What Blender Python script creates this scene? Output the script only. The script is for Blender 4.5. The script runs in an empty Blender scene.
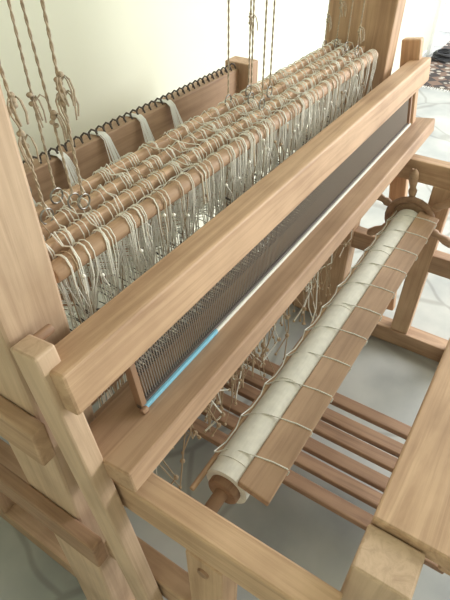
import bpy, bmesh, math, random
from mathutils import Vector, Matrix
random.seed(7)
sc = bpy.context.scene
sc.view_settings.view_transform = 'Standard'

# ---------------------------------------------------------------- materials
def newmat(name):
    m = bpy.data.materials.new(name); m.use_nodes = True
    nt = m.node_tree; b = nt.nodes['Principled BSDF']
    return m, nt, b

def wood(name, c1, c2, axis='X', rough=0.6, dark=0.45):
    m, nt, b = newmat(name)
    tc = nt.nodes.new('ShaderNodeTexCoord')
    oi = nt.nodes.new('ShaderNodeObjectInfo')
    add = nt.nodes.new('ShaderNodeVectorMath'); add.operation = 'ADD'
    mul = nt.nodes.new('ShaderNodeMath'); mul.operation = 'MULTIPLY'; mul.inputs[1].default_value = 13.7
    nt.links.new(oi.outputs['Random'], mul.inputs[0])
    nt.links.new(tc.outputs['Object'], add.inputs[0]); nt.links.new(mul.outputs[0], add.inputs[1])
    mp = nt.nodes.new('ShaderNodeMapping')
    s = {'X': (2.0, 44, 44), 'Y': (44, 2.0, 44), 'Z': (44, 44, 2.0)}[axis]
    mp.inputs['Scale'].default_value = s
    nt.links.new(add.outputs[0], mp.inputs['Vector'])
    n1 = nt.nodes.new('ShaderNodeTexNoise'); n1.inputs['Scale'].default_value = 1.0
    n1.inputs['Detail'].default_value = 8; n1.inputs['Distortion'].default_value = 1.0; n1.inputs['Roughness'].default_value = .62
    nt.links.new(mp.outputs[0], n1.inputs['Vector'])
    n2 = nt.nodes.new('ShaderNodeTexNoise'); n2.inputs['Scale'].default_value = 7.0
    n2.inputs['Detail'].default_value = 5
    nt.links.new(add.outputs[0], n2.inputs['Vector'])
    r = nt.nodes.new('ShaderNodeValToRGB')
    r.color_ramp.elements[0].position = 0.34; r.color_ramp.elements[0].color = (*c2, 1)
    r.color_ramp.elements[1].position = 0.58; r.color_ramp.elements[1].color = (*c1, 1)
    nt.links.new(n1.outputs['Fac'], r.inputs['Fac'])
    mx = nt.nodes.new('ShaderNodeMixRGB'); mx.blend_type = 'MULTIPLY'; mx.inputs['Fac'].default_value = dark
    r2 = nt.nodes.new('ShaderNodeValToRGB')
    r2.color_ramp.elements[0].position = 0.3; r2.color_ramp.elements[0].color = (0.52, 0.46, 0.41, 1)
    r2.color_ramp.elements[1].position = 0.62; r2.color_ramp.elements[1].color = (1, 1, 1, 1)
    nt.links.new(n2.outputs['Fac'], r2.inputs['Fac'])
    nt.links.new(r.outputs[0], mx.inputs['Color1']); nt.links.new(r2.outputs[0], mx.inputs['Color2'])
    nt.links.new(mx.outputs[0], b.inputs['Base Color'])
    b.inputs['Roughness'].default_value = rough
    bp = nt.nodes.new('ShaderNodeBump'); bp.inputs['Strength'].default_value = 0.2
    bp.inputs['Distance'].default_value = 0.003
    nt.links.new(n1.outputs['Fac'], bp.inputs['Height']); nt.links.new(bp.outputs[0], b.inputs['Normal'])
    return m

def plain(name, c, rough=0.8, metal=0.0, noise=0.0, nscale=30):
    m, nt, b = newmat(name)
    b.inputs['Roughness'].default_value = rough; b.inputs['Metallic'].default_value = metal
    b.inputs['Base Color'].default_value = (*c, 1)
    if noise:
        tc = nt.nodes.new('ShaderNodeTexCoord')
        n = nt.nodes.new('ShaderNodeTexNoise'); n.inputs['Scale'].default_value = nscale; n.inputs['Detail'].default_value = 4
        nt.links.new(tc.outputs['Object'], n.inputs['Vector'])
        r = nt.nodes.new('ShaderNodeValToRGB')
        r.color_ramp.elements[0].position = .3; r.color_ramp.elements[1].position = .7
        r.color_ramp.elements[0].color = (*[k*(1-noise) for k in c], 1); r.color_ramp.elements[1].color = (*[min(1, k*(1+noise*.4)) for k in c], 1)
        nt.links.new(n.outputs['Fac'], r.inputs['Fac']); nt.links.new(r.outputs[0], b.inputs['Base Color'])
    return m

L1, L2 = (0.61, 0.41, 0.265), (0.44, 0.275, 0.17)
WX = wood('wood_light_x', L1, L2, 'X'); WY = wood('wood_light_y', L1, L2, 'Y'); WZ = wood('wood_light_z', L1, L2, 'Z')
P1, P2 = (0.62, 0.45, 0.32), (0.49, 0.34, 0.235)
PZ = wood('wood_pale_z', P1, P2, 'Z'); PY = wood('wood_pale_y', P1, P2, 'Y')
D1, D2 = (0.38, 0.23, 0.145), (0.26, 0.15, 0.095)
DX = wood('wood_brown_x', D1, D2, 'X'); DY = wood('wood_brown_y', D1, D2, 'Y'); DZ = wood('wood_brown_z', D1, D2, 'Z')
M1, M2 = (0.50, 0.33, 0.215), (0.37, 0.23, 0.145)
MX = wood('wood_mid_x', M1, M2, 'X'); MZ = wood('wood_mid_z', M1, M2, 'Z'); MY = wood('wood_mid_y', M1, M2, 'Y')
CREAM = plain('cream_cotton_string', (0.90, 0.88, 0.82), 0.9)
TAN = plain('tan_hemp_string', (0.46, 0.34, 0.23), 0.9)
CORD = plain('natural_cord', (0.48, 0.39, 0.29), 0.9, noise=.3, nscale=200)
WHITE = plain('white_warp_thread', (0.95, 0.95, 0.94), 0.6)
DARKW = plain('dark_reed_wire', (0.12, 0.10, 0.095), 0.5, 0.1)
WIRE = plain('reed_dent_metal', (0.42, 0.37, 0.36), 0.45, 0.2)
METAL = plain('steel_hook', (0.3, 0.29, 0.27), 0.35, 0.9)
BLUE = plain('blue_tape', (0.24, 0.55, 0.75), 0.5)
STRIP = plain('white_tape', (0.82, 0.81, 0.76), 0.6)
CLOTH = plain('unbleached_cloth', (0.85, 0.83, 0.77), 0.9, noise=.10, nscale=60)
TEETH = plain('raddle_tooth_dark', (0.08, 0.06, 0.05), 0.6)
WALL = plain('wall_plaster', (0.79, 0.80, 0.67), 0.9, noise=.03, nscale=3)
TRIM = plain('white_trim_paint', (0.88, 0.88, 0.86), 0.5, noise=.03)
CABLE = plain('dark_cable_rubber', (0.04, 0.04, 0.045), 0.5)

def floor_mat():
    m, nt, b = newmat('stone_floor')
    tc = nt.nodes.new('ShaderNodeTexCoord')
    n0 = nt.nodes.new('ShaderNodeTexNoise'); n0.inputs['Scale'].default_value = 2.2; n0.inputs['Detail'].default_value = 2
    nt.links.new(tc.outputs['Object'], n0.inputs['Vector'])
    mxv = nt.nodes.new('ShaderNodeMixRGB'); mxv.inputs['Fac'].default_value = .12
    nt.links.new(tc.outputs['Object'], mxv.inputs['Color1']); nt.links.new(n0.outputs['Color'], mxv.inputs['Color2'])
    vo = nt.nodes.new('ShaderNodeTexVoronoi'); vo.feature = 'DISTANCE_TO_EDGE'; vo.inputs['Scale'].default_value = 1.9
    nt.links.new(mxv.outputs[0], vo.inputs['Vector'])
    rr = nt.nodes.new('ShaderNodeValToRGB')
    rr.color_ramp.elements[0].position = .006; rr.color_ramp.elements[0].color = (.33, .33, .32, 1)
    rr.color_ramp.elements[1].position = .018; rr.color_ramp.elements[1].color = (.44, .45, .445, 1)
    nt.links.new(vo.outputs['Distance'], rr.inputs['Fac'])
    n = nt.nodes.new('ShaderNodeTexNoise'); n.inputs['Scale'].default_value = 3.5; n.inputs['Detail'].default_value = 9
    nt.links.new(tc.outputs['Object'], n.inputs['Vector'])
    r = nt.nodes.new('ShaderNodeValToRGB')
    r.color_ramp.elements[0].position = .32; r.color_ramp.elements[0].color = (.72, .73, .75, 1)
    r.color_ramp.elements[1].position = .68; r.color_ramp.elements[1].color = (1.1, 1.08, 1.05, 1)
    nt.links.new(n.outputs['Fac'], r.inputs['Fac'])
    mx = nt.nodes.new('ShaderNodeMixRGB'); mx.blend_type = 'MULTIPLY'; mx.inputs['Fac'].default_value = 1
    nt.links.new(rr.outputs['Color'], mx.inputs['Color1']); nt.links.new(r.outputs[0], mx.inputs['Color2'])
    nt.links.new(mx.outputs[0], b.inputs['Base Color'])
    b.inputs['Roughness'].default_value = 0.5
    return m
FLOOR = floor_mat()

def rug_mat():
    m, nt, b = newmat('patterned_rug')
    tc = nt.nodes.new('ShaderNodeTexCoord')
    mp = nt.nodes.new('ShaderNodeMapping'); mp.inputs['Rotation'].default_value = (0, 0, .785); mp.inputs['Scale'].default_value = (9, 9, 9)
    nt.links.new(tc.outputs['Object'], mp.inputs['Vector'])
    ch = nt.nodes.new('ShaderNodeTexChecker'); ch.inputs['Scale'].default_value = 1
    ch.inputs['Color1'].default_value = (.055, .045, .045, 1); ch.inputs['Color2'].default_value = (.20, .13, .10, 1)
    nt.links.new(mp.outputs[0], ch.inputs['Vector'])
    vo = nt.nodes.new('ShaderNodeTexVoronoi'); vo.inputs['Scale'].default_value = 12
    nt.links.new(tc.outputs['Object'], vo.inputs['Vector'])
    r = nt.nodes.new('ShaderNodeValToRGB'); r.color_ramp.elements[0].position = .25; r.color_ramp.elements[1].position = .3
    r.color_ramp.elements[0].color = (1, 1, 1, 1); r.color_ramp.elements[1].color = (0, 0, 0, 1)
    nt.links.new(vo.outputs['Distance'], r.inputs['Fac'])
    mx = nt.nodes.new('ShaderNodeMixRGB'); mx.inputs['Color2'].default_value = (.45, .41, .36, 1)
    nt.links.new(r.outputs[0], mx.inputs['Fac']); nt.links.new(ch.outputs[0], mx.inputs['Color1'])
    nt.links.new(mx.outputs[0], b.inputs['Base Color']); b.inputs['Roughness'].default_value = .95
    return m

# ---------------------------------------------------------------- helpers
def link(o, parent=None):
    sc.collection.objects.link(o)
    if parent: o.parent = parent
    return o
def empty(name, loc=(0, 0, 0), rot=(0, 0, 0), parent=None):
    e = bpy.data.objects.new(name, None); e.location = loc; e.rotation_euler = rot
    e.empty_display_size = .1
    return link(e, parent)
def box(name, x0, x1, y0, y1, z0, z1, mat, parent=None, bevel=0.004):
    me = bpy.data.meshes.new(name)
    hx, hy, hz = (x1-x0)/2, (y1-y0)/2, (z1-z0)/2
    bm = bmesh.new()
    bmesh.ops.create_cube(bm, size=2)
    for v in bm.verts: v.co = Vector((v.co.x*hx, v.co.y*hy, v.co.z*hz))
    bm.to_mesh(me); bm.free()
    me.materials.append(mat)
    o = bpy.data.objects.new(name, me); o.location = ((x0+x1)/2, (y0+y1)/2, (z0+z1)/2)
    link(o, parent)
    if bevel:
        md = o.modifiers.new('Bevel', 'BEVEL'); md.width = bevel; md.segments = 2
    return o
class TM:
    def __init__(s, mats): s.v = []; s.f = []; s.mi = []; s.mats = mats
    def tube(s, pts, r, mi=0, sides=5, cap=True):
        pts = [Vector(p) for p in pts]; n = len(pts); base = len(s.v)
        rs = r if isinstance(r, (list, tuple)) else [r]*n
        up = None
        for i, p in enumerate(pts):
            t = (pts[min(i+1, n-1)] - pts[max(i-1, 0)])
            if t.length < 1e-9: t = Vector((0, 0, 1))
            t.normalize()
            if up is None:
                up = Vector((0, 0, 1)) if abs(t.z) < .9 else Vector((1, 0, 0))
            a = t.cross(up)
            if a.length < 1e-4: a = t.cross(Vector((0.3, 1, 0.2)))
            a.normalize(); b = a.cross(t).normalized(); up = b
            for k in range(sides):
                an = 2*math.pi*k/sides
                s.v.append(p + a*math.cos(an)*rs[i] + b*math.sin(an)*rs[i])
        for i in range(n-1):
            for k in range(sides):
                k2 = (k+1) % sides
                s.f.append((base+i*sides+k, base+i*sides+k2, base+(i+1)*sides+k2, base+(i+1)*sides+k)); s.mi.append(mi)
        if cap:
            s.f.append(tuple(base+k for k in range(sides))); s.mi.append(mi)
            s.f.append(tuple(base+(n-1)*sides+k for k in reversed(range(sides)))); s.mi.append(mi)
    def ball(s, c, r, mi=0, sq=1.0):
        c = Vector(c)
        s.tube([c+Vector((0, 0, r*sq*math.sin(a))) for a in [-1.5, -1, -.5, 0, .5, 1, 1.5]],
               [r*math.cos(a)+1e-4 for a in [-1.5, -1, -.5, 0, .5, 1, 1.5]], mi, 8)
    def ring(s, c, R, r, nrm='Y', mi=0):
        c = Vector(c); pts = []
        for i in range(25):
            a = 2*math.pi*i/24
            d = {'Y': (math.cos(a), 0, math.sin(a)), 'X': (0, math.cos(a), math.sin(a)), 'Z': (math.cos(a), math.sin(a), 0)}[nrm]
            pts.append(c+Vector(d)*R)
        s.tube(pts, r, mi, 8, False)
    def make(s, name, parent=None, smooth=True):
        me = bpy.data.meshes.new(name); me.from_pydata([tuple(v) for v in s.v], [], s.f)
        for m in s.mats: me.materials.append(m)
        me.polygons.foreach_set('material_index', s.mi)
        if smooth: me.polygons.foreach_set('use_smooth', [True]*len(s.f))
        me.update()
        return link(bpy.data.objects.new(name, me), parent)
def cyl(name, p0, p1, r, mat, parent=None, sides=24, prof=None):
    p0, p1 = Vector(p0), Vector(p1)
    c = (p0+p1)/2
    t = TM([mat])
    prof = prof or [(0, r*.9), (0.003/(p1-p0).length, r), (1-0.003/(p1-p0).length, r), (1, r*.9)]
    t.tube([p0.lerp(p1, a)-c for a, _ in prof], [q for _, q in prof], 0, sides)
    o = t.make(name, parent); o.location = c
    m = o.modifiers.new('es', 'EDGE_SPLIT'); m.split_angle = math.radians(50)
    return o
J = lambda s: random.uniform(-s, s)

H = 1.55
# ---------------------------------------------------------------- room
box('floor', -1.3, 9.0, -3.2, 4.5, -0.1, 0.0, FLOOR, None, 0)
box('wall_back', -1.3, 6.05, 1.32, 1.47, 0.0, 2.8, WALL, None, 0)
box('wall_left', -1.45, -1.3, -3.2, 1.47, 0.0, 2.8, WALL, None, 0)
box('light_block_front', -1.3, 2.3, -3.35, -3.2, 0.0, 2.8, WALL, None, 0)  # unseen partial wall, added to keep light off the near-left side
box('light_block_top', -1.45, 3.6, -3.35, 1.47, 2.8, 2.9, WALL, None, 0)  # unseen overhead slab, added and sized to cut sky light at the left
box('wall_right', 9.0, 9.15, -3.2, 4.5, 0.0, 2.8, WALL, None, 0)
box('wall_hall', 6.0, 9.0, 4.5, 4.65, 0.0, 2.8, WALL, None, 0)
box('baseboard_back', 1.9, 6.0, 1.305, 1.32, 0.0, 0.07, TRIM, None, .003)
dr = empty('door_1')
box('jamb', 6.05, 6.2, 1.29, 1.49, 0, 2.1, TRIM, dr)
box('jamb_far', 7.2, 7.3, 1.30, 1.49, 0, 2.1, TRIM, dr)
box('lintel', 6.05, 7.3, 1.30, 1.49, 2.1, 2.2, TRIM, dr)
box('wall_back_far', 7.3, 9.0, 1.32, 1.47, 0.0, 2.8, WALL, None, 0)

# ---------------------------------------------------------------- loom frame
loom = empty('weaving_loom')
box('castle_post_near', .215, .312, .462, .60, 0, 1.95, PZ, loom, .006)
box('castle_post_far', 1.635, 1.72, .468, .68, 0, 1.95, WZ, loom, .006)
for tag, a, b in (('near', .25, .297), ('far', 1.655, 1.705)):
    box('side_rail_top_'+tag, a, b, -.0, 1.05, .735, .81, WY, loom)
    box('side_rail_mid_'+tag, a, b, -.05, 1.05, .40, .475, MY, loom)
    box('side_rail_foot_'+tag, a-.01, b+.01, -.15, 1.15, .0, .075, MY, loom)
box('side_rail_outer_near', .188, .2145, .44, 1.10, .875, .955, MY, loom)
box('side_brace_outer_near', .188, .2145, .40, 1.10, .56, .64, DY, loom)
box('castle_top_beam', .18, 1.78, .49, .60, 1.86, 1.95, WX, loom)
box('castle_top_beam_back', .18, 1.78, .62, .66, 1.80, 1.90, WX, loom)
box('side_post_near', .247, .300, .165, .235, 0.075, .737, WZ, loom)
box('side_post_far', 1.652, 1.708, .165, .235, 0.075, .737, WZ, loom)
cyl('tenon_peg', (.243, .2, .70), (.252, .2, .70), .011, DX, loom)
box('front_post_near', .316, .386, -.075, .006, 0, .85, PZ, loom)
box('front_post_far', 1.60, 1.67, -.075, .006, 0, .85, WZ, loom)
box('breast_board', .388, 1.60, -.26, .004, .832, .862, WX, loom)
box('breast_board_cleat', .41, .45, -.20, -.10, .78, .832, WY, loom)
box('rear_post_far', 1.62, 1.69, .945, 1.045, 0, 1.02, MZ, loom)
box('rear_post_near', .24, .31, .945, 1.045, 0, 1.02, MZ, loom)
box('back_beam', .31, 1.62, .985, 1.035, .90, 1.0, MX, loom)
box('back_beam_ledge', .31, 1.62, .975, 1.035, .84, .885, WX, loom)
box('lower_back_rail', .31, 1.62, .96, 1.0, .58, .66, MX, loom)
cyl('warp_beam', (.31, .90, .74), (1.62, .90, .74), .035, MX, loom)
box('castle_cross_rail', .31, 1.64, .60, .64, .30, .37, WX, loom)
t = TM([TEETH])
n = 46
for i in range(n):
    x = .34+i*(1.26/(n-1))
    t.tube([(x-.007, 1.008, .995), (x-.006, 1.008, 1.013), (x, 1.003, 1.020), (x+.007, .997, 1.016), (x+.010, .992, 1.002)], .0030, 0, 5)
t.make('raddle_teeth', loom)
for i in range(6):
    x = .74+i*.068
    box('treadle_%d' % (i+1), x, x+.045, -.2, .85, .15+.012*(i % 2), .172+.012*(i % 2), DY, loom)
cyl('treadle_axle', (.30, .83, .14), (1.65, .83, .14), .014, DX, loom)
box('foot_cross_rail', .307, 1.645, .86, .92, .04, .11, DX, loom)
t = TM([WHITE])
for bx in (.46, .62, .77, .92, 1.07, 1.21):
    for k in range(30):
        a = bx+J(.012); f = (a-bx)/.012; b = bx+.014+f*.030+J(.003); c = b+f*.03
        t.tube([(a, 1.04, .90), (a, 1.04, 1.0), (a, .985, 1.006), (a+.002, .972, .995), ((a+b)/2, .955, .93+J(.004)), (b, .93, .85), (c, .80, .82+J(.01)), (c+J(.02), .62, .90)], .0012, 0, 4)
t.make('warp_bouts', loom)

# ---------------------------------------------------------------- beater (tilted)
bt = empty('beater', (0, .42, 1.11), (math.radians(-8), 0, 0), loom)
box('sword_near', .212, .245, -.016, .034, -1.05, -.002, PZ, bt, .004)
box('sword_far', 1.765, 1.80, -.014, .048, -1.05, .03, WZ, bt, .005)
box('hand_bar', .222, 1.81, -.040, .020, -.102, -.03, WX, bt, .005)
box('race_board', .240, 1.84, -.070, .055, -.277, -.232, MX, bt, .004)
cyl('peg_near', (.238, .024, -.010), (.270, .024, -.010), .007, DX, bt)
box('reed_end_near', .345, .356, -.008, .008, -.232, -.102, DZ, bt, .001)
box('reed_end_far', 1.74, 1.755, -.008, .008, -.232, -.102, DZ, bt, .001)
t = TM([WIRE, DARKW])
x = .36
while x < 1.74:
    t.tube([(x, 0, -.232), (x, 0, -.102)], .0012, 0, 4)
    x += .0056
t.make('reed_dents', bt, False)
box('reed_baulk_bottom', .345, 1.755, -.006, .006, -.234, -.222, DARKW, bt, .001)
box('reed_tape_blue', .348, .56, -.012, -.006, -.232, -.2245, BLUE, bt, .001)
box('reed_tape_white', .56, 1.755, -.011, -.006, -.232, -.2255, STRIP, bt, .001)
cyl('reed_end_plug', (.338, -.012, -.229), (.350, -.012, -.229), .006, DX, bt)
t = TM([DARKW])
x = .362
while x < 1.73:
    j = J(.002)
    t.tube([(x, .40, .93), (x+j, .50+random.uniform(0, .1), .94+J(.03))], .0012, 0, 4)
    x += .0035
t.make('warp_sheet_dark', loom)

# ---------------------------------------------------------------- heddle shafts
hs = empty('heddle_harness', parent=loom)
ys = [.50, .54, .578, .615]
cyl('shaft_bar_1', (.330, ys[0], 1.12), (1.60, ys[0], 1.12), .0155, MX, hs)
for i in (1, 2, 3):
    box('shaft_bar_%d' % (i+1), .33-.004*i, 1.61, ys[i]-.008, ys[i]+.008, 1.10+.004*i, 1.135+.004*i, WX, hs)
for i in range(4):
    box('lower_bar_%d' % (i+1), .33, 1.61, ys[i]-.006, ys[i]+.006, .765, .79, MX, hs)
t = TM([CREAM, TAN])
for si, y in enumerate(ys):
    x = .35
    while x < 1.59:
        ncl = random.randint(1, 4)
        sl = J(.035)
        for q in range(ncl):
            mi = 0 if random.random() < .92 else 1
            zt = 1.139+.004*si; e = J(.004)
            t.tube([(x+sl+J(.006), y-.002, .80), (x+sl*.8+J(.005), y-.004, .93), (x+sl*.35+J(.005), y-.016, 1.04), (x+e, y-.0175, 1.09), (x+e, y-.0165, zt-.014), (x+e, y-.009, zt-.001),
                    (x+e, y, zt+.001), (x+e, y+.010, zt-.003), (x+e, y+.0165, zt-.014), (x+e, y+.017, 1.08), (x+J(.003), y+.004, .95)], .0011, mi, 4)
            x += random.uniform(.003, .008)
        if random.random() < .5:
            mi = 0 if random.random() < .8 else 1
            zz = 1.09+J(.025)
            t.ball((x, y-.020, zz), .0035, mi)
            a1, a2 = J(.012), J(.028)
            t.tube([(x, y-.020, zz), (x+a1, y-.027, zz-.02), (x+a1+a2*.4, y-.030, zz-.05), (x+a1+a2, y-.028, zz-.09), (x+a1+a2*.7, y-.024, zz-.12-random.random()*.05)], .0012, mi, 4)
        x += random.uniform(.010, .030)
for k in range(70):
    x = random.uniform(.35, 1.58); mi = 0 if random.random() < .8 else 1
    s = random.choice((0, 1, 2)); y0, y1 = ys[s]-.016, ys[s+1]+.016; dx = J(.03); z = 1.142+.004*s
    t.tube([(x, y0-.004, 1.07), (x+dx*.1, y0, z-.014), (x+dx*.3, y0+.014, z+.002), (x+dx*.5, (y0+y1)/2, z+.001-random.random()*.01), (x+dx*.8, y1-.014, z+.005), (x+dx, y1, z-.012), (x+dx*1.1, y1+.004, 1.05)], .0012, mi, 4)
for yy, m_ in ((.519, 0), (.597, 0)):
    for ph in (0, 2.2, 4.1):
        pts = [(x0/60, yy+.004*math.sin(x0*.9+ph), 1.122+.004*math.cos(x0*.9+ph)+.004*math.sin(x0*.21)) for x0 in range(21, 96)]
        t.tube(pts, .0012, m_, 5)
t.make('string_heddles', hs)
t = TM([TAN, CREAM])
for k in range(260):
    x = random.uniform(.38, 1.58); y = random.choice(ys)-random.choice((0, .03))
    zb = random.uniform(.2, .6)
    p = [(x, y, .77), (x+J(.02), y+J(.02), .65), (x+J(.03), y+J(.03), .5), (x+J(.03), y+J(.03), (zb+.5)/2), (x+J(.04), y+J(.03), zb)]
    t.tube(p, random.uniform(.0012, .0026), 0 if random.random() < .6 else 1, 4)
    if random.random() < .6: t.ball(p[-2], .007, 0)
    t.ball(p[-1], .005, 0)
for i in range(6):
    x = .762+i*.068
    for s in (-.02, .02):
        t.tube([(x, .55, .165), (x+s*.5, .55, .4), (x+s*2, .55, .78)], .0025, 0, 5)
t.make('treadle_ties', hs)

# ---------------------------------------------------------------- hanging cords
hc = empty('hanging_cords', parent=loom)
t = TM([CORD, METAL])
def twist(a, b, r):
    a, b = Vector(a), Vector(b); n = max(12, int((b-a).length/.005))
    for ph in (0, math.pi):
        pts = []
        for i in range(n+1):
            p = a.lerp(b, i/n); an = ph+i*1.0
            pts.append(p+Vector((math.cos(an), math.sin(an), 0))*r*.9)
        t.tube(pts, r, 0, 5)
def drop(x, y, zb, knots=(), dx=0, r=.0012, hook=True):
    twist((x+dx, y, 1.86), (x, y, zb), r)
    for z in knots:
        f = (z-zb)/(1.86-zb); kx = x+dx*f
        for dz in (0, .006, -.006, .012): t.ball((kx+J(.003), y+J(.003), z+dz), r*random.uniform(3, 4.4), 0, .8)
        for q in range(4):
            sx = J(.016); t.tube([(kx, y, z), (kx+sx*.7, y-.004, z+.010), (kx+sx*1.2, y-.006, z+.004), (kx+sx*1.3, y-.010, z-.010), (kx+sx*.9, y-.012, z-.026+J(.006))], r, 0, 5)
    if hook: t.ring((x, y, zb-.012), .012, .0015, 'Y', 1)
drop(.448, .605, 1.168, (1.30,))
drop(.462, .56, 1.165, (1.33, 1.31), .0, .0014)
drop(.455, .575, 1.165, (1.28,), -.03)
drop(.40, .64, 1.17, (1.30,), .02)
drop(.37, .60, 1.165, (1.29,), -.02)
drop(.40, .575, 1.165, (1.27, 1.32), -.03, .0014)
drop(.43, .66, 1.165, (1.33,), -.05)
for x, y, k in ((.98, .535, (1.40,)), (1.0, .575, ()), (1.04, .605, (1.46, 1.3)), (1.06, .56, (1.49,)), (.96, .61, ())):
    drop(x, y, 1.165, k)
for x, y, k in ((1.50, .52, (1.2,)), (1.52, .56, (1.3,)), (1.54, .60, (1.25,)), (1.50, .62, (1.22,))):
    drop(x, y, 1.165, k)
t.make('cords_and_hooks', hc)

# ---------------------------------------------------------------- cloth beam
cb = empty('cloth_beam')
cy, cz = .272, H-.93
cyl('axle', (.297, cy, cz), (1.66, cy, cz), .014, DX, cb)
t = TM([CLOTH])
rr = .047
t.tube([(.425, cy, cz), (.4255, cy, cz), (1.59, cy, cz), (1.5905, cy, cz)], [rr*.2, rr, rr, rr*.2], 0, 40)
for q in (.46, .7, 1.0, 1.3):
    t.tube([(q, cy, cz), (q+.002, cy, cz), (q+.10, cy, cz), (q+.102, cy, cz)], [rr*.9, rr+.0012, rr+.0012, rr*.9], 0, 40, False)
t.make('cloth_roll', cb, False)
o = box('beam_stave', .425, 1.60, -.035, .035, -.009, .009, MX, cb, .003)
o.location = ((.425+1.6)/2, .212, H-.897); o.rotation_euler = (math.radians(10), 0, 0)
cyl('core_end', (.410, cy, cz), (.43, cy, cz), .034, DX, cb)
cyl('apron_rod', (.38, .322, H-.918), (1.62, .322, H-.918), .006, WX, cb, 10)
t = TM([STRIP])
for i in range(11):
    x = .47+i*.106
    t.tube([(x, .329, H-.912), (x+.002, .322, H-.910), (x+.008, .305, H-.894), (x+.014, .275, H-.8815), (x+.02, .245, H-.882), (x+.03, .21, H-.8872), (x+.035, .180, H-.893), (x+.035, .176, H-.900), (x+.034, .178, H-.912)], .0017, 0, 6)
    t.tube([(x, .329, H-.911), (x+.03, .320, H-.909), (x+.07, .320, H-.909), (x+.106, .329, H-.911)], .0014, 0, 5)
t.make('lacing_cord', cb)
cyl('wheel_hub', (1.602, cy, cz), (1.642, cy, cz), .062, MX, cb, 32)
t = TM([MY])
hx = 1.622
for a in (20, 80, 140, 200, 260, 320):
    d = Vector((0, math.cos(math.radians(a)), math.sin(math.radians(a)))); c = Vector((hx, cy, cz))
    prof = [(.05, .012), (.08, .010), (.10, .015), (.112, .010), (.14, .016), (.165, .015), (.178, .006)]
    t.tube([c+d*p for p, _ in prof], [r for _, r in prof], 0, 12)
t.make('wheel_handles', cb)
t = TM([DX]); t.ring((1.605, cy, cz), .075, .012, 'X'); t.make('wheel_rim', cb)

# ---------------------------------------------------------------- things near doorway
rg = empty('floor_rug')
box('rug_body', 5.05, 7.3, .72, 1.25, 0.0, .012, rug_mat(), rg, .003)
t = TM([CREAM])
for i in range(32):
    y = .73+i*.0165
    t.tube([(5.05, y, .006), (5.0, y+J(.01), .003)], .003, 0, 4)
t.make('fringe', rg)
t = TM([CABLE])
pts = []
for i in range(140):
    a = i*.32; R = .10+.02*math.sin(i*.7)
    pts.append((5.95+R*math.cos(a), 1.12+R*.9*math.sin(a), .022+i*.0005))
t.tube(pts, .008, 0, 6)
t.make('coiled_cable')

# ---------------------------------------------------------------- light
w = bpy.data.worlds.new('World'); sc.world = w; w.use_nodes = True
bg = w.node_tree.nodes['Background']; bg.inputs[0].default_value = (0.96, 0.985, 1.0, 1); bg.inputs[1].default_value = 2.3
def area(name, loc, target, sx, sy, e, col=(1, 1, 1)):
    l = bpy.data.lights.new(name, 'AREA'); l.shape = 'RECTANGLE'; l.size = sx; l.size_y = sy; l.energy = e; l.color = col
    o = bpy.data.objects.new(name, l); o.location = loc
    o.rotation_euler = (Vector(target)-Vector(loc)).to_track_quat('-Z', 'Y').to_euler(); link(o)
area('window_light', (4.0, -1.8, 2.2), (1.3, .5, .7), 2.2, 1.4, 140, (1, 1, .98))
area('door_light', (7.0, 3.2, 2.5), (6.2, 1.0, 0), 2, 1.5, 110, (1, 1, 1))

# ---------------------------------------------------------------- camera
cam = bpy.data.cameras.new('camera'); co = bpy.data.objects.new('camera', cam); link(co)
co.location = (0, 0, H); co.rotation_euler = (math.radians(49), 0, math.radians(-57.2))
cam.sensor_fit = 'VERTICAL'; cam.sensor_height = 36; cam.lens = 30; cam.clip_start = .02
sc.camera = co
